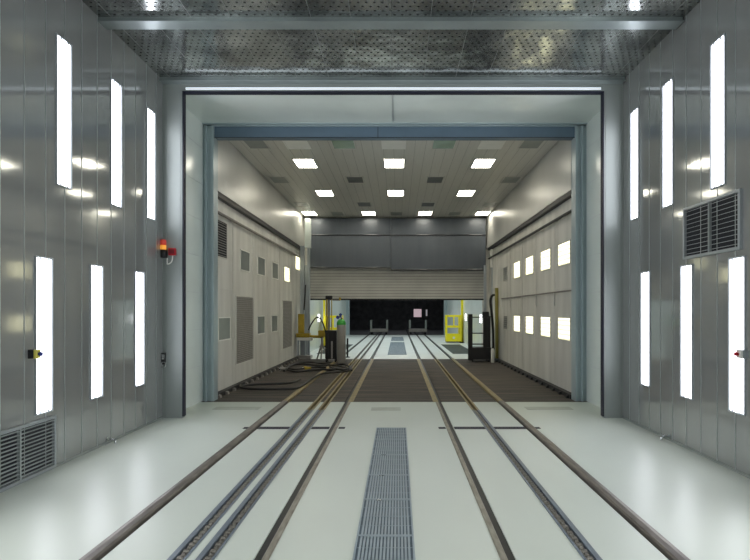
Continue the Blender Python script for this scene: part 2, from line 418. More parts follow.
# ------------------------------------------------------------------ rails and chain conveyors
def outer_rail(s, label):
    r = thing('floor_rail', label, 'rail', (0,0,0), 0, 'flush rails in the floor')
    h = [(s*1.737,-0.099),(s*1.737,0.010),(s*1.748,0.022),(s*1.783,0.028),(s*1.818,0.022),(s*1.829,0.010),(s*1.829,-0.099)]
    MB().prof(h, YB, YDK).build('rail_head', M_RAILBR, r)
    MB().prof(h, YDK, YD3).build('rail_head', M_TANED, r)
    MB().box(s*1.75, s*1.81, YD3, Y4, -0.099, 0.004).build('rail_head', M_RAILDK, r)
    MB().box(s*1.713, s*1.737, YB, YD3, -0.099, -0.045).build('flange_slot', M_RAILDK, r)
    return r
outer_rail(-1, 'rusty brown rail in the floor nearest the left wall')
outer_rail(1, 'rusty brown rail in the floor nearest the right wall')
def inner_rail(s, label):
    r = thing('floor_rail', label, 'rail', (0,0,0), 0, 'flush rails in the floor')
    MB().prof([(s*0.698,-0.099),(s*0.698,0.004),(s*0.706,0.008),(s*0.738,0.006),(s*0.745,-0.002),(s*0.745,-0.099)], YB, YDK).build('rail_head', M_RAILTN, r)
    MB().prof([(s*0.66,0.001),(s*0.66,0.005),(s*0.745,0.006),(s*0.745,0.001)], YDK, YD3).build('rail_head', M_TANED, r)
    MB().box(s*0.71, s*0.75, YD3, Y4, -0.099, 0.004).build('rail_head', M_RAILDK, r)
    MB().box(s*0.745, s*0.794, YB, YD3, -0.099, -0.012).build('flange_slot', M_RAILDK, r)
    return r
inner_rail(-1, 'tan and black inner rail left of the central floor grating')
inner_rail(1, 'tan and black inner rail right of the central floor grating')
def chain(xa, xb, label, s):
    """chain runs in a channel between |x| = xa..xb"""
    r = thing('chain_conveyor', label, 'conveyor', (0,0,0), 0, 'chain conveyors set in the floor')
    yend = D(10.9)
    L, R_ = (xa, xb)
    ch = MB(); ch.box(L, L+0.034, YB, yend, -0.099, 0.006); ch.box(R_-0.016, R_, YB, yend, -0.099, 0.006)
    if s > 0:
        ch = MB(); ch.box(L, L+0.016, YB, yend, -0.099, 0.006); ch.box(R_-0.034, R_, YB, yend, -0.099, 0.006)
    ch.build('channel', M_CHANNEL, r)
    MB().box(L+0.014, R_-0.014, YB, Y4, -0.1005, -0.06).build('channel_bed', M_SUB, r)
    cx = (L+R_)/2 + (0.010 if s < 0 else -0.010)
    cb = MB(); y = 2.2; i = 0
    while y < yend:
        w = 0.011 if i % 2 else 0.019
        cb.tube([(cx-w, y, -0.012), (cx+w, y, -0.012)], 0.0165, 8)
        o_ = 0.014 if i % 2 else 0.021
        for q in (-1, 1): cb.box(cx+q*o_-0.003, cx+q*o_+0.003, y-0.03, y+0.03, -0.030, -0.004)
        y += 0.052; i += 1
    c = cb.build('chain', M_CHAIN, r); c['label'] = 'oily steel roller chain'
    e = MB()
    e.box(L, L+0.03, yend, YD3, -0.05, 0.004); e.box(R_-0.03, R_, yend, YD3, -0.05, 0.004)
    e.build('edge_strip', M_TANED, r)
    e = MB(); e.box(L, L+0.025, YD3, Y4, -0.05, 0.003); e.box(R_-0.025, R_, YD3, Y4, -0.05, 0.003)
    e.build('edge_strip', M_GREY, r)
    return r
chain(-1.31, -1.20, 'chain conveyor channel nearer the left wall, left one of the close pair', -1)
chain(-1.14, -1.03, 'chain conveyor channel of the close pair, beside the left inner rail', -1)
chain(1.20, 1.31, 'single chain conveyor channel in the floor on the right side', 1)
# thin cross slots
yS = D(9.23)
for s, segs, lab in ((-1, [(0.60,0.68),(0.80,1.025),(1.315,1.71),(1.835,1.9)], 'thin dark slot cut across the floor between the left rails'),
                     (1, [(0.60,0.69),(0.80,1.195),(1.315,1.71),(1.835,1.9)], 'thin dark slot cut across the floor between the right rails')):
    r = thing('floor_slot', lab, 'floor slot', (0, yS, 0))
    for a, b in segs:
        e = 0.07 if b-a > 0.1 else 0.05
        MB().box(s*a, s*b, -e, e, 0.0, 0.003).build('segment', M_SLOT, r)
# faint cover plates in the vestibule floor
mb = MB(); mb.box(-0.33, 0.12, D(10.85), D(11.2), 0.0, 0.003)
M_PLATE = mat('painted_cover_plate', (176,182,172), 0.45, 0.05, 0.08, 5)
tag(mb.build('floor_hatch', M_PLATE, bevel=0.001), 'faint painted cover plate in the floor just past the central grating', 'floor hatch')
tag(MB().box(-2.75,-2.05, D(10.95), D(11.25), 0, 0.004).build('floor_hatch', M_PLATE, bevel=0.001), 'faint cover plate in the passage floor on the left', 'floor hatch')
tag(MB().box(2.05, 2.75, D(10.95), D(11.25), 0, 0.004).build('floor_hatch', M_PLATE, bevel=0.001), 'faint cover plate in the passage floor on the right', 'floor hatch')

# ------------------------------------------------------------------ floor gratings
def grate(w, l, name, label, nb=15, group=None, mb_=M_GRATE, vd=M_GRATEB):
    r = thing(name, label, 'floor grating', (0,0,0), 0, group)
    t = 0.012
    f = MB(); ring(f, w, l/2, t, 0, 0.008, 'xy'); f.v = [(a,b_+l/2,c) for a,b_,c in f.v]; f.build('frame', mb_, r)
    b = MB()
    for i in range(nb):
        x = -w+t + (2*w-2*t)*(i+1)/(nb+1)
        b.box(x-0.0065, x+0.0065, t, l-t, 0.001, 0.007)
    ny = int(l/0.16)
    for i in range(1, ny):
        b.box(-w+t, w-t, l*i/ny-0.002, l*i/ny+0.002, 0.001, 0.0045)
    b.build('bars', mb_, r)
    MB().box(-w+t, w-t, t, l-t, 0.0, 0.0008).build('pit', vd, r)
    return r
bounds = [9.22, 8.40, 7.5, 6.565, 5.714, 4.79, 3.85]
ords = ['farthest section of the central floor grating, by the thin cross slot', 'second section from the far end of the central grating', 'third section from the far end of the central grating',
        'fourth section from the far end of the central grating', 'fifth section from the far end of the central grating', 'nearest section of the central grating, at the bottom of the photo']
g0 = None
for i in range(6):
    l = D(bounds[i]-bounds[i+1]) - 0.004
    g = grate(0.19, l, 'floor_grate', 'blue grey steel ' + ords[i], group='central floor grating sections')
    g.location = (-0.005, D(bounds[i+1])+0.002, 0)
    if i in (2, 3, 4):
        MB().box(-0.09, -0.04, l-0.035, l-0.02, 0.007, 0.011).build('lift_lug', M_CHROME, g)
g = grate(0.33, D(10), 'floor_grate', 'steel grating in the white floor beyond the roller door, centre', 15); g.location = (0.05, D(24.6), 0)
g = grate(0.33, D(5.5), 'floor_grate', 'steel grating farthest along the white floor, before the dark opening', 15); g.location = (0.05, D(36), 0)
M_PITG = mat('pit_cover_green_grey', (84,98,98), 0.5, 0.2, 0.08)
g = grate(0.42, D(7), 'floor_grate', 'dark grey grating in the white floor in front of the yellow basket', 15, mb_=M_PITG, vd=M_DARKST); g.location = (2.42, D(25.2), 0)
g = grate(0.42, D(7), 'floor_grate', 'dark grey grating in the white floor behind the gas cylinder', 15, mb_=M_PITG, vd=M_DARKST); g.location = (-2.35, D(25.2), 0)

# ------------------------------------------------------------------ booth wall lights
def wall_light(label):
    r = thing('wall_light', label, 'light')
    w, h = 0.135, 0.73
    ring(MB(), w, h, 0.012, 0, 0.014).build('frame', M_FRAME, r)
    MB().box(-w+0.012, w-0.012, 0.001, 0.006, -h+0.016, h-0.016).build('diffuser', E_WALL, r)
    for s in (-1, 1):
        for q in (-0.06, 0.06): MB().box(q-0.012, q+0.012, 0.006, 0.014, s*(h-0.032), s*(h-0.014)).build('tube_clip', M_FRAME, r)
    return r
UP = [7.1, 8.42, 9.6]; LO = [6.7, 7.87, 9.18]
order = ['nearest the camera', 'middle one of three', 'next to the doorway pilaster']
proto = None
for s, side, rz in ((-1,'left',RL),(1,'right',RR)):
    for ys, zc, row in ((UP, 3.45, 'upper'), (LO, 1.275, 'lower')):
        for y, o_ in zip(ys, order):
            lab = 'tall white tube light in %s row on %s steel wall, %s' % (row, side, o_)
            loc = (-W1 if s < 0 else W1R, D(y), zc)
            if proto is None:
                proto = wall_light(lab); proto.location = loc; proto.rotation_euler = (0,0,rz)
                proto['group'] = 'tall lights on the steel walls'
            else: dup(proto, loc, rz, lab, 'tall lights on the steel walls')

# ------------------------------------------------------------------ big louvred vents of the booth
def booth_vent(label, name, ncol, w, h, n, loc, rz):
    r = thing(name, label, 'vent', loc, rz)
    W = ncol*w
    ring(MB(), W/2+0.03, h/2+0.03, 0.03, 0, 0.03).build('frame', M_FRAME, r, bevel=0.003)
    MB().box(-W/2, W/2, 0.0005, 0.002, -h/2, h/2).build('backing', M_VENTD, r)
    for c in range(1, ncol):
        x = -W/2 + c*w
        MB().box(x-0.008, x+0.008, 0.002, 0.032, -h/2, h/2).build('divider', M_SEAM, r)
    sl = MB()
    for i in range(n):
        z = -h/2 + h*(i+0.5)/n
        for c in range(ncol):
            a, b = -W/2 + c*w + (0.008 if c else 0), -W/2 + (c+1)*w - (0.008 if c < ncol-1 else 0)
            # sloping blade
            sl._add([(a,0.012,z+0.002),(b,0.012,z+0.002),(b,0.027,z-0.002),(a,0.027,z-0.002),(a,0.012,z+0.006),(b,0.012,z+0.006),(b,0.027,z+0.002),(a,0.027,z+0.002)],
                    [(0,3,2,1),(4,5,6,7),(0,1,5,4),(1,2,6,5),(2,3,7,6),(3,0,4,7)])
    sl.build('slats', M_SLAT, r)
    return r
v1 = booth_vent('low louvred steel air vent in the left wall, touching the floor', 'air_vent', 2, D(0.62), 0.44, 13, (-W1, D(6.24), 0.255), RL)
v2 = booth_vent('louvred steel air vent high in the right wall between upper and lower lights', 'air_vent', 2, D(0.62), 0.5, 11, (W1R, D(7.26), 2.345), RR)

# ------------------------------------------------------------------ small fittings of the booth
# warning beacon on the left pilaster
Yp = 10.1
bx = PX(165, Yp)
r = thing('warning_beacon', 'stacked red and amber warning light on the left pilaster', 'warning light', (bx, YF-0.06, PZ(258,Yp)))
MB().box(-0.035,0.035,0.02,0.06,0.0,0.12).build('bracket', M_BLK, r, bevel=0.004)
MB().lathe([(0,0.0),(0.036,0.0),(0.036,0.11),(0.0,0.11)]).build('base', M_BLK, r)
MB().lathe([(0,0.11),(0.038,0.112),(0.04,0.12),(0.04,0.172),(0,0.176)]).build('amber_lens', M_AMB, r)
MB().lathe([(0,0.176),(0.04,0.178),(0.04,0.235),(0.03,0.25),(0,0.255)]).build('red_lens', M_REDL, r)
ax = PX(173, Yp)
r = thing('alarm_horn', 'red alarm sounder box beside the stacked warning light', 'alarm', (ax, YF-0.05, PZ(255.5,Yp)))
MB().box(-0.05,0.05,0.0,0.05,0,0.10).build('housing', M_RED, r, bevel=0.008)
MB().box(-0.038,0.038,-0.008,0.0,0.02,0.08).build('grille', mat('dark_red', (110,10,22), 0.5), r, bevel=0.003)
pts = smooth_path([(bx+0.044, YF-0.03, PZ(258.5,Yp)), (bx+0.046, YF-0.04, PZ(262,Yp)), ((bx+ax)/2, YF-0.05, PZ(264.5,Yp)), (ax, YF-0.05, PZ(262,Yp)), (ax+0.01, YF-0.04, PZ(256,Yp))], 6)
pts = [p - Vector((ax, YF-0.05, PZ(255.5,Yp))) for p in pts]
MB().tube(pts, 0.008, 8).build('wire', M_PALE, r)['label'] = 'looped silver wire'
# control box
r = thing('switch_box', 'small black switch box with ring low on the left pilaster', 'switch box', (PX(163.7,Yp), YF-0.05, PZ(364,Yp)))
MB().box(-0.035,0.035,0,0.05,0,0.16).build('housing', M_BLK, r, bevel=0.004)
MB().box(-0.005,0.03,-0.008,0,0.07,0.14).build('plate', M_CHROME, r, bevel=0.002)
c = [(0.02+0.032*math.cos(t*PI/8), -0.005, -0.005+0.036*math.sin(t*PI/8)) for t in range(17)]
MB().tube(c, 0.006, 8, caps=False).build('ring', M_CHROME, r)
# emergency stops on the side walls
def estop(label, loc, rz, face, btn, hs=None):
    r = thing('emergency_stop', label, 'switch', loc, rz)
    MB().box(-0.035,0.035,0,0.05,-0.04,0.04).build('housing', hs or M_BLK, r, bevel=0.004)
    MB().box(-0.035,0.035,0.05,0.075,-0.04,0.04).build('cover', face, r, bevel=0.004)
    b = MB().tube([(0,0.075,0),(0,0.085,0),(0,0.09,0),(0,0.105,0)], [0.012,0.012,0.022,0.02], 14)
    b.build('button', btn, r)
estop('yellow and black push button box on the left wall beside the nearest lower light', (-W1, D(6.46), PZ(354,6.46)), RL, mat('pale_yellow', (226,214,96), 0.4), M_BLU)
estop('grey push button box with red button on the right wall at the photo edge', (W1R, D(6.53), PZ(354,6.53)), RR, M_PALE, M_RED, M_FRAME)
# chrome stubs at the foot of the walls
for s, rz, px, lab in ((-1, RL, 107, 'small chrome pipe fitting at the foot of the left wall'), (1, RR, 668, 'small chrome pipe fitting at the foot of the right wall')):
    Yq = 8.15 if s < 0 else 8.37
    r = thing('pipe_fitting', lab, 'pipe fitting', (s*((W1 if s < 0 else W1R)-0.05), D(Yq), 0), rz)
    MB().tube([(0,-0.05,0.045),(0,0.03,0.045),(0,0.05,0.03),(0,0.05,0.0)], 0.012, 8).build('elbow', M_CHROME, r)
    MB().tube([(0,-0.048,0.045),(0,-0.04,0.045)], 0.026, 12).build('flange', M_CHROME, r)

# ------------------------------------------------------------------ middle room ceiling fixtures
def ceil_panel(name, label, cat, w, l, dm, rim, group, loc):
    r = thing(name, label, cat, loc, 0, group)
    t = 0.025
    ring(MB(), w, l, t, -0.012, 0, 'xy').build('frame', rim, r)
    MB().box(-w+t, w-t, -l+t, l-t, -0.006, -0.001).build('diffuser' if cat == 'light' else 'grille', dm, r)
    return r
rows = [(15.1, [(-1.86,'left'),(0.0,'centre'),(1.86,'right')], 'nearest lit row'),
        (18.9, [(-1.84,'left'),(0.02,'centre'),(1.86,'right')], 'second lit row'),
        (22.8, [(-2.72,'far left'),(-0.85,'inner left'),(0.94,'inner right'),(2.76,'far right')], 'farthest lit row')]
lp = None
for y, xs, rn in rows:
    for x, p in xs:
        lab = 'lit square ceiling light, %s one in the %s of the middle room' % (p, rn)
        if lp is None: lp = ceil_panel('ceiling_light', lab, 'light', 0.225, D(0.47), E_CEIL, M_FRAME, 'lit ceiling lights of the middle room', (x, D(y), Z2))
        else: dup(lp, (x, D(y), Z2), 0, lab)
up = None
for x, p in ((-1.80,'left'),(0.0,'centre'),(1.82,'right')):
    lab = 'unlit pale ceiling panel just behind the blue header, %s one' % p
    loc = (x, D(13.25), Z2)
    if up is None: up = ceil_panel('ceiling_light', lab, 'light', 0.225, D(0.5), M_PALE, M_PALE, 'unlit ceiling panels by the header', loc)
    else: dup(up, loc, 0, lab)
vp = None
for y, xs, dm, rn in ((13.3, [(-0.93,'left'),(0.93,'right')], M_VGRN, 'green tinted ceiling vent behind the blue header'),):
    for x, p in xs:
        ceil_panel('ceiling_vent', '%s, %s of centre' % (rn, p), 'vent', 0.225, D(0.45), dm, M_R2CEIL, 'ceiling vents of the middle room', (x, D(y), Z2))
for y, xs, rn in ((13.3, [(-2.55,'by the left wall'),(2.55,'by the right wall')], 'beside the header'),
                  (17.0, [(-2.72,'by the left wall'),(-0.93,'left of centre'),(0.95,'right of centre'),(2.74,'by the right wall')], 'between first and second lit rows'),
                  (20.9, [(-2.72,'by the left wall'),(-0.9,'left of centre'),(0.95,'right of centre'),(2.74,'by the right wall')], 'between second and farthest lit rows'),
                  (22.9, [(-1.85,'left'),(0.03,'middle'),(1.88,'right')], 'within the farthest lit row')):
    for x, p in xs:
        lab = 'grey ceiling vent %s, %s' % (rn, p)
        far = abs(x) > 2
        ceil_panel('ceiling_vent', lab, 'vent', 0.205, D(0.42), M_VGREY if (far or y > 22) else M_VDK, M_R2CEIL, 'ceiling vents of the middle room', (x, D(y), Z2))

# ------------------------------------------------------------------ middle room wall fixtures
def side_panel(name, label, cat, w, h, dm, group, loc, rz, slats=0, rim=M_R2WALL):
    r = thing(name, label, cat, loc, rz, group)
    t = 0.02
    ring(MB(), w, h, t, 0, 0.014).build('frame', rim, r)
    MB().box(-w+t, w-t, 0.001, 0.005, -h+t, h-t).build('diffuser' if cat == 'light' else 'grille', dm, r)
    if slats:
        b = MB()
        for i in range(slats):
            z = -h+t + (2*h-2*t)*(i+0.5)/slats
            b.box(-w+t, w-t, 0.005, 0.011, z-0.004, z+0.004)
        b.build('slats', M_R2WALL if slats < 14 else M_GREY, r)
    return r
ZU, ZL = 2.545, 1.175
nth = ['nearest the doorway', 'second from the doorway', 'third from the doorway', 'fourth from the doorway']
sp = None
for z, row in ((ZU,'upper'),(ZL,'lower')):
    for y, o_ in zip([13.15,14.8,16.6,18.35], nth):
        lab = 'lit %s square light in the right wall of middle room, %s' % (row, o_)
        if sp is None: sp = side_panel('wall_light', lab, 'light', D(0.49), 0.215, E_SIDE, 'lit square lights of the right wall', (W2L, D(y), z), RR)
        else: dup(sp, (W2L, D(y), z), RR, lab)
side_panel('wall_light', 'small lit light in the left wall of the middle room, upper row', 'light', D(0.49), 0.215, E_SIDE, None, (-W2L, D(20.7), ZU), RL)
side_panel('wall_light', 'glowing panel standing in for a lamp reflection at the far upper end of left wall by the mast', 'light', D(0.5), 0.23, E_SIDE, None, (-W2L, D(22.9), 3.02), RL)  # reflection of a bright lamp, built as a glowing panel
for y, z, lab in ((15.05,ZU,'grey square vent in upper left wall, first after the dark louvre'),(16.85,ZU,'grey square vent in upper left wall, second after the dark louvre'),
                  (18.75,ZU,'grey square vent in upper left wall, next to the lit light'),(13.25,ZL,'pale square vent low on left wall beside the blue jamb'),
                  (16.8,ZL,'grey square vent in lower left wall, beside the nearer tall louvre'),(18.65,ZL,'grey square vent in lower left wall, beside the farther tall louvre')):
    side_panel('wall_vent', lab, 'vent', D(0.46), 0.215, M_VGREY, 'square vents of the left wall', (-W2L, D(y), z), RL, 0, M_PALE)
for z, row in ((ZU,'upper'),(ZL,'lower')):
    side_panel('wall_vent', 'unlit %s square panel at far end of the right wall' % row, 'vent', D(0.4), 0.2, M_VGREY if row == 'upper' else M_VDK, None, (W2L, D(20.3), z), RR, 6)
side_panel('wall_vent', 'dark louvred vent at upper left next to the blue jamb', 'vent', D(0.4), 0.34, M_VENTD, None, (-W2L, D(13.05), 2.80), RL, 14)
for y, lab in ((15.05,'tall brown grey louvre grille in left wall, nearer one'),(20.8,'tall brown grey louvre grille in left wall, farther one by the mast')):
    side_panel('wall_vent', lab, 'vent', D(0.87), 0.69, M_LOUV, 'tall louvres of the left wall', (-W2L, D(y), 1.12), RL, 34)
# side tracks
for s, side in ((-1,'left'),(1,'right')):
    r = thing('guide_track', 'dark guide track with pipe running high along the %s wall of middle room' % side, 'track', (0,0,0))
    MB().box(s*(W2U+0.01), s*(W2L-0.002), Y2+0.02, Y3-0.3, 3.485, 3.568).build('channel', M_DARKST, r)
    MB().tube([(s*(W2L-0.06), Y2+0.02, 3.22), (s*(W2L-0.06), Y3-0.3, 3.22)], 0.028, 10).build('pipe', M_LOUV if s < 0 else M_DARKST, r)
    for k in range(3):
        yy = Y2 + 1.2 + k*3.2
        MB().box(s*(W2L-0.06), s*(W2L-0.002), yy-0.015, yy+0.015, 3.21, 3.23).build('bracket', M_LOUV, r)
    r = thing('floor_rack', 'dark toothed rack strip along the foot of the %s wall' % side, 'rack', (0,0,0))
    MB().box(s*(W2L-0.10), s*W2L, Y2+0.02, Y3-0.1, 0, 0.07).build('bar', M_BLK, r)
    yy = Y2+0.1; t0 = None
    while yy < Y3-0.3:
        if t0 is None: t0 = t = MB().prof([(s*(W2L-0.15),0.0),(s*(W2L-0.10),0.0),(s*(W2L-0.10),0.055),(s*(W2L-0.14),0.045)], 0, 0.10).build('tooth', M_LOUV if s < 0 else M_BLK, r)
        else: t = t0.copy(); COL.objects.link(t); t.parent = r
        t.location = (0, yy, 0); yy += 0.45
r = thing('conduit', 'thin horizontal conduit with drops between the two rows of right wall lights', 'conduit', (0,0,0))
MB().tube([(W2L-0.03, Y2+0.05, 1.86), (W2L-0.03, D(21), 1.86)], 0.014, 8).build('pipe', M_LOUV, r)
for yy in (13.9, 15.7, 17.5, 19.3, 20.9): MB().tube([(W2L-0.03, D(yy), 1.86), (W2L-0.03, D(yy), 1.64), (W2L-0.016, D(yy), 1.6)], 0.012, 8).build('drop', M_R2WALL, r)

# ------------------------------------------------------------------ equipment at the back left
Ym = 22.8
def bxpx(mb, x0, x1, y0, y1, Y, d0, d1, ox=0, oy=0):
    """box from pixel bounds at depth Y; d0,d1 metres in depth, relative to D(Y)"""
    mb.box(PX(x0,Y)-ox, PX(x1,Y)-ox, d0, d1, max(0,PZ(y1,Y)), PZ(y0,Y)); return mb
ox = PX(305, Ym)
r = thing('lift_mast', 'tall grey twin column lift mast with yellow carriage at left wall end', 'lift', (ox, D(Ym), 0))
for a, b in ((300.5,304.5),(307.5,310)):
    m_ = bxpx(MB(), a, b, 246, 358, Ym, -0.06, 0.06, ox); m_.build('column', M_MAST, r, bevel=0.006)
bxpx(MB(), 305, 311, 219, 248, Ym, -0.1, 0.1, ox).build('top_box', M_WHITE, r, bevel=0.01)
bxpx(MB(), 299, 305, 314, 333, Ym, -0.2, -0.07, ox).build('carriage', M_YEL2, r, bevel=0.015)
m_ = bxpx(MB(), 298, 311, 333, 337, Ym, -0.35, -0.02, ox); m_.build('platform', M_YEL2, r, bevel=0.008)
m_ = bxpx(MB(), 299, 314, 337, 340, Ym, -0.33, -0.04, ox); m_.build('platform_skirt', M_PALE, r)
m_ = MB().tube([(PX(309,Ym)-ox,-0.2,PZ(336,Ym)),(PX(325,Ym)-ox,-0.3,PZ(336.5,Ym))], 0.045, 10); m_.build('arm', M_YEL2, r)
m_ = bxpx(MB(), 298.3, 312, 355, 358.5, Ym, -0.3, 0.12, ox); m_.build('base', M_GREY, r, bevel=0.01)
for a in (299, 305.5):
    bxpx(MB(), a, a+1.2, 340, 356, Ym, -0.28, -0.22, ox).build('strut', M_MAST, r)
m_ = MB().tube(smooth_path([(PX(306,Ym)-ox,-0.08,PZ(285,Ym)),(PX(305.5,Ym)-ox,-0.1,PZ(296,Ym)),(PX(304.6,Ym)-ox,-0.1,PZ(310,Ym))],5), 0.02, 8); m_.build('cable', M_HOSE, r)
# paint spray tripod
Yt = 22.2; tx = PX(322, Yt)
r = thing('tripod_stand', 'grey tripod stand with spray head beside the black machine', 'tripod', (tx, D(Yt), 0))
MB().tube([(0,0,0.18),(0,0,0.86)], 0.028, 10).build('post', M_GREY, r)
for k in range(3):
    a = 0.5+k*2*PI/3
    MB().tube([(0,0,0.5),(0.2*math.cos(a),0.2*math.sin(a),0.012)], [0.03,0.02], 8).build('leg', M_GREY, r)
MB().box(-0.11,0.11,-0.08,0.08,0.70,0.90).build('head', M_YEL2, r, bevel=0.02)
pts = smooth_path([(PX(309,Ym),D(Ym)-0.1,PZ(330,Ym)),(PX(312,Ym),D(Ym)-0.15,PZ(324,Ym)),(PX(316.5,22.4),D(22.4),PZ(317.5,22.4)),(PX(320.5,22),D(22.1),PZ(319.5,22)),(PX(323.6,21.5),D(21.6),PZ(326,21.5)),(PX(325.0,21.2),D(21.5),PZ(334,21.2))], 7)
tag(MB().tube(pts, 0.022, 10).build('supply_hose', M_HOSE), 'dark hose arching from the yellow carriage to the black machine', 'hose')
# black machine
Yk = 21.2; kx = PX(331.5, Yk)
r = thing('spray_pump', 'black wheeled pump unit with tall yellow edged post', 'machine', (kx, D(Yk), 0))
MB().box(-0.165,0.165,-0.2,0.2,0.1,0.93).build('body', M_BLK, r, bevel=0.02)
MB().box(-0.12,-0.07,-0.215,-0.2,0.2,0.85).build('side_bar', M_DARKST, r); MB().box(0.01,0.06,-0.215,-0.2,0.12,0.62).build('gauge_panel', M_GREY, r, bevel=0.004)
for sx in (-1,1):
    for sy in (-1,1):
        MB().tube([(sx*0.13-0.02,sy*0.15,0.055),(sx*0.13+0.02,sy*0.15,0.055)], 0.055, 14).build('wheel', M_BLK, r)
        MB().box(sx*0.13-0.012,sx*0.13+0.012,sy*0.15-0.02,sy*0.15+0.02,0.055,0.105).build('wheel_fork', M_GREY, r)
MB().box(-0.16,-0.115,-0.05,0.05,0.93,1.88).build('post', M_YEL2, r, bevel=0.006)
MB().box(-0.10,-0.045,-0.04,0.04,0.93,1.84).build('post', M_LOUV, r, bevel=0.006)
MB().box(-0.005,0.02,-0.04,0.04,0.93,1.84).build('post', M_YEL2, r, bevel=0.004)
MB().box(-0.17,0.03,-0.1,0.06,1.84,1.95).build('motor_cap', M_BLK, r, bevel=0.02)
MB().box(0.03,0.26,-0.02,0.02,1.80,1.83).build('cross_bar', M_GREY, r, bevel=0.006)
MB().tube([(0.25,0,1.815),(0.25,0,1.9)], 0.03, 10).build('bar_end', M_YEL2, r)
# gas cylinder
Yg = 20.8; gx = PX(341.3, Yg); rd = 0.13; hg = PZ(321,Yg)
r = thing('gas_cylinder', 'tall grey gas cylinder with green collar beside the black pump', 'gas cylinder', (gx, D(Yg), 0))
MB().lathe([(0,0),(rd*0.92,0.0),(rd,0.02),(rd,hg-0.1),(rd*0.9,hg-0.04),(rd*0.5,hg-0.005),(0,hg)], seg=28).build('body', M_GREY, r)
MB().lathe([(rd*1.01,hg-0.11),(rd*1.02,hg-0.05),(rd*0.75,hg+0.02),(rd*0.4,hg+0.05),(0,hg+0.05)], seg=28).build('collar', M_GRN, r)
MB().lathe([(0,hg+0.04),(0.025,hg+0.04),(0.025,hg+0.13),(0,hg+0.14)], seg=12).build('neck', M_CHROME, r)
v = MB().tube([(-0.13,0,hg+0.12),(0.03,0,hg+0.12)], 0.022, 10); v.tube([(-0.10,0,hg+0.10),(-0.10,-0.05,hg+0.11)], 0.05, 14); v.tube([(-0.02,0,hg+0.18),(-0.02,-0.05,hg+0.18)], 0.045, 14)
v.build('regulator', M_BLU, r)
# second post behind cylinder
Yb = 23.3
r = thing('stanchion', 'thin grey post standing behind the gas cylinder', 'post', (PX(347.5,Yb), D(Yb), 0))
MB().tube([(0,0,0.02),(0,0,0.62)], 0.03, 10).build('post', M_DARKST, r)
MB().lathe([(0,0),(0.09,0),(0.09,0.015),(0.03,0.03),(0,0.03)]).build('base', M_BLK, r)
# hoses on the floor
def fl(px, py, z=0.022):
    Y = 1080.0/(py-VY); return (PX(px,Y), D(Y), z)
hoses = [([(352,371),(346,373.5),(335,374.5),(322,376),(312,381),(304,387),(296,391),(280,392),(262,392),(248,391.5),(240,389.5),(250,387.5),(270,386.5),(290,385.5),(300,382)], 'long black hose looping over the left rails on the dark deck', 0.022),
         ([(300,382),(306,378),(303,376)], None, 0.02),
         ([(352,372.5),(345,369.5),(332,367),(318,367.5),(304,366),(294,366.5),(288,369.5),(296,371.5),(312,369),(326,369.5)], 'black hose coiled on the deck in front of lift mast', 0.022),
         ([(284,373),(290,368),(300,364.5),(312,364),(322,365.5),(330,364.5)], 'black hose lying at the foot of the tripod', 0.022),
         ([(330,369),(336,371),(344,372),(350,369.5),(344,366.5),(336,366.5)], 'black hose coil at the foot of the gas cylinder', 0.026),
         ([(288,372.5),(296,374),(310,372.5),(322,371.5),(331,372),(338,370.5)], 'black hose running across the deck in front of the pump', 0.026)]
for pts, lab, rad in hoses:
    if not lab: continue
    tag(MB().tube(smooth_path([fl(a,b,rad+0.03) for a,b in pts], 6), rad, 8).build('floor_hose', M_HOSE), lab, 'hose', 'hoses on the deck')
for px, py, lab, m_ in ((307,370,'small yellow nozzle lying among the hoses', M_YEL2),(283.5,370.5,'small grey hose coupling lying by the left wall rack', M_GREY)):
    p = fl(px,py,0)
    r = thing('hose_nozzle', lab, 'nozzle', p, 0.4)
    MB().tube([(-0.09,0,0.05),(-0.02,0,0.05),(0.02,0,0.05),(0.10,0,0.05)], [0.05,0.05,0.035,0.025], 10).build('barrel', m_, r)
    MB().tube([(-0.11,0,0.05),(-0.09,0,0.05)], 0.035, 10).build('coupling', M_CHROME, r)

# ------------------------------------------------------------------ equipment at the back right
Yc = 21.5; x0 = PX(479, Yc)
r = thing('cage_cart', 'black metal cage cart on the deck before the right wall end', 'cart', (x0, D(Yc), 0))
def cb(a,b,c,d,d0,d1,nm,m_,bv=0.006): bxpx(MB(), a,b,c,d, Yc, d0, d1, x0).build(nm, m_, r, bevel=bv)
cb(467,471.3,314,359.5,-0.3,-0.22,'corner_post',M_BLK); cb(482,485.5,317,347,-0.3,-0.22,'corner_post',M_BLK)
cb(469,471,316,347,0.24,0.3,'corner_post',M_BLK); cb(487,489.5,313,347,0.24,0.3,'corner_post',M_BLK)
cb(470,490,347,359,-0.28,0.3,'bin',M_BLK,0.015)
cb(471,482,316.6,317.6,-0.28,-0.25,'rail',M_DARKST,0); cb(471,482,332.3,333.4,-0.28,-0.25,'rail',M_DARKST,0); cb(471,482,343,344.2,-0.28,-0.25,'rail',M_DARKST,0)
cb(486,489.5,316,347,-0.2,0.2,'side_panel',M_DARKST,0.004)
MB().box(PX(482,Yc)-x0,PX(488,Yc)-x0,-0.24,0.0,PZ(318,Yc),PZ(311.5,Yc)).build('motor', M_BLK, r, bevel=0.03)
for sx in (-0.22,0.26):
    for sy in (-0.2,0.22):
        MB().tube([(sx-0.02,sy,0.04),(sx+0.02,sy,0.04)], 0.04, 12).build('wheel', M_BLK, r)
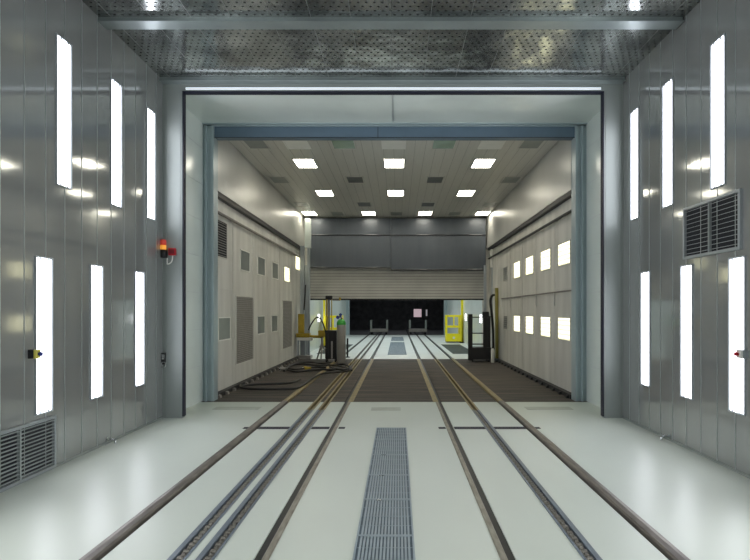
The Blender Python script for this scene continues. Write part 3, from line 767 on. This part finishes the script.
# yellow baskets
def basket(label, loc, flip=1):
    r = thing('lift_basket', label, 'lift basket', loc, 0, 'yellow lift baskets')
    w, d = 0.36, 0.35
    def q(nm, a,b,c_,e,z0,z1,m_=M_YEL,bv=0.008): return MB().box(flip*a,flip*b,c_,e,z0,z1).build(nm, m_, r, bevel=bv)
    for a in (-w, w-0.06):
        q('post', a, a+0.06, -d, -d+0.06, 0.05, 1.32); q('post', a, a+0.06, d-0.06, d, 0.05, 1.32)
    for z in (1.22, 0.72):
        q('rail', -w+0.06, w-0.06, -d, -d+0.05, z, z+0.09); q('rail', -w+0.06, w-0.06, d-0.05, d, z, z+0.09)
        q('rail', -w, -w+0.05, -d+0.06, d-0.06, z, z+0.09)
    q('mid_rail', -0.03, 0.03, -d, -d+0.04, 0.81, 1.22)
    q('kick_panel', -w+0.06, w-0.06, -d, -d+0.03, 0.05, 0.45); q('kick_panel', -w, -w+0.03, -d+0.06, d-0.06, 0.05, 0.45)
    q('floor_plate', -w, w, -d, d, 0.05, 0.09, M_DARKST)
    q('side_sheet', w-0.1, w-0.06, -d+0.06, d-0.06, 0.09, 1.3)
    q('mast', w+0.01, w+(0.17 if flip > 0 else 0.08), -0.1, 0.1, 0.0, 2.3); q('mast_foot', w-0.05, w+0.25, -0.25, 0.25, 0.0, 0.05, M_BLK)
    q('emblem', -0.05, 0.05, -d-0.004, -d, 0.2, 0.3, M_WHITE, 0)
    return r
Yy = 34.0
basket('bright yellow personnel lift basket in the white room at right', (PX(453.2,Yy), D(Yy), 0))
basket('bright yellow lift basket seen past the pump and cylinder at left', (PX(334,30.0), D(30.0), 0), -1)
# pole and hose on the right wall
r = thing('bumper_post', 'yellow green painted post at the far end of right wall', 'post', (PX(496.6,21.8), D(21.8), 0))
MB().box(-0.045,0.045,-0.05,0.05,0,PZ(288,21.8)).build('post', mat('olive_yellow', (150,142,72), 0.5, 0, 0.1), r, bevel=0.01)
MB().box(-0.07,0.07,-0.08,0.08,0,0.02).build('foot', M_DARKST, r)
Yh = 22.4
pts = smooth_path([(PX(496.5,Yh),D(Yh),PZ(295,Yh)),(PX(492.5,Yh),D(Yh),PZ(295.5,Yh)),(PX(490.5,Yh),D(Yh),PZ(301,Yh)),(PX(491.5,Yh),D(Yh),PZ(312,Yh)),(PX(493,Yh),D(Yh),PZ(330,Yh)),(PX(493.5,Yh),D(Yh),0.02)], 6)
tag(MB().tube(pts, 0.04, 10).build('wall_hose', M_HOSE), 'thick black hose bent over beside the yellow green post', 'hose')
r = thing('spray_bottle', 'slim white canister on the deck beside the black cage cart', 'canister', (PX(492.6,21.0), D(21.0), 0))
MB().lathe([(0,0),(0.045,0),(0.05,0.01),(0.05,0.36),(0.03,0.41),(0,0.42)]).build('body', M_PALE, r)
MB().lathe([(0,0.40),(0.022,0.40),(0.022,0.46),(0,0.465)], seg=12).build('cap', M_BLK, r)
for s, px in ((1, 493.5),):
    r = thing('mast_column', 'grey vertical column at far right behind the black cage cart', 'column', (PX(px,23.2), D(23.2), 0))
    MB().box(-0.06,0.06,-0.06,0.06,0,2.9).build('post', M_MAST, r, bevel=0.008)
    MB().box(-0.12,0.12,-0.12,0.12,0,0.02).build('foot', M_DARKST, r)
    MB().box(-0.09,0.08,-0.1,0.1,2.9,3.75).build('top_box', M_PALE, r, bevel=0.01)

# ------------------------------------------------------------------ far dark room
def trolley(label, loc):
    r = thing('rail_trolley', label, 'trolley', loc, 0, 'rail trolleys in the dark')
    MB().box(-0.58,0.58,-0.4,0.4,0.16,0.36).build('deck', M_LOUV, r, bevel=0.02)
    for s in (-1,1):
        MB().box(s*0.58,s*0.45,-0.12,0.12,0.36,0.92).build('post', M_VGREY, r, bevel=0.02)
        for t in (-1,1): MB().tube([(s*0.46-0.05,t*0.25,0.1),(s*0.46+0.05,t*0.25,0.1)], 0.1, 14).build('wheel', M_BLK, r)
    return r
trolley('dim grey rail trolley with two posts in the dark opening, left one', (PX(379,46), D(46.3), 0))
trolley('dim grey rail trolley with two posts in the dark opening, right one', (PX(418,46), D(46.3), 0))
Ys = 50
r = thing('hanging_sign', 'pale pink square board hanging in the dark room', 'sign', (PX(417.6,Ys), D(Ys), PZ(317,Ys)))
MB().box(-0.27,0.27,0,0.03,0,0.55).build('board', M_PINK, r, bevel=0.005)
MB().box(-0.012,0.012,0.01,0.025,0.55,Z2-PZ(317,Ys)).build('hanger', M_DARKST, r)
r = thing('strip_lamp', 'narrow pale lamp strip right of the pink board', 'light', (PX(426.6,Ys), D(Ys), PZ(316,Ys)))
MB().box(-0.05,0.05,0,0.04,0,0.45).build('diffuser', emit('dim_strip', (210,205,210), 0.35), r, bevel=0.01)
MB().box(-0.012,0.012,0.01,0.03,0.45,Z2-PZ(316,Ys)).build('hanger', M_DARKST, r)

# third room side lights
for s, y, lab in ((1,32.5,'bright side light in white room above the yellow basket floor, farther on right'),(1,26.6,'bright side light in white room behind the cage cart'),(-1,29.3,'bright side light in the white room behind the arching hose')):
    side_panel('wall_light', lab, 'light', D(0.42), 0.17, E_SIDE3, None, (s*W3, D(y), 1.22), RR if s > 0 else RL)

# ------------------------------------------------------------------ lamps
def area(name, loc, rot, sx, sy, watts, col=(1,1,1)):
    l = bpy.data.lights.new(name, 'AREA'); l.shape = 'RECTANGLE'; l.size = sx; l.size_y = sy; l.energy = watts; l.color = col
    o = bpy.data.objects.new(name, l); COL.objects.link(o); o.location = loc; o.rotation_euler = rot
    return o
for s in (-1, 1):
    for y in (-1.5, 0.3, 2.1, 3.6):
        for z in (3.45, 1.275):
            area('unseen_booth_lamp', (s*(W1-0.03), y, z), (0, s*PI/2, 0) if s < 0 else (0, PI/2, 0), 1.46, 0.27, 20, (0.96,0.98,1))  # unseen lights added behind the camera, carrying on the wall light rows
for o in list(COL.objects):
    if o.name.startswith('unseen_booth_lamp'):
        o.rotation_euler = (0, -PI/2, 0) if o.location.x < 0 else (0, PI/2, 0)
for y in (27, 33, 39):
    area('far_room_fill', (0, D(y), Z2-0.05), (0,0,0), 3.6, 0.5, 100, (0.95,0.98,1))  # unseen area lights added under the ceiling to brighten the white room

area('dark_room_fill', (0, D(52), Z2-0.1), (0,0,0), 3, 1, 70, (0.9,0.95,1))  # unseen fill light added to lift the last room out of black
w = bpy.data.worlds.new('world'); SC.world = w; w.use_nodes = True
w.node_tree.nodes['Background'].inputs[0].default_value = (0.02,0.022,0.025,1)

# ------------------------------------------------------------------ camera
cam = bpy.data.cameras.new('camera'); co = bpy.data.objects.new('camera', cam); COL.objects.link(co)
co.location = (CX, 0, HC); co.rotation_euler = (PI/2, 0, 0)
cam.sensor_width = 36.0; cam.sensor_fit = 'HORIZONTAL'; cam.lens = F/750.0*36.0
cam.shift_x = -(VX-375.0)/750.0; cam.shift_y = (VY-280.0)/750.0
cam.clip_start = 0.05; cam.clip_end = 200
SC.camera = co
SC.view_settings.view_transform = 'Standard'
SC.view_settings.look = 'None'
SC.view_settings.exposure = 0.0
SC.cycles.max_bounces = 10; SC.cycles.diffuse_bounces = 5; SC.cycles.glossy_bounces = 6
SC.cycles.sample_clamp_indirect = 6.0
SC.cycles.use_denoising = True
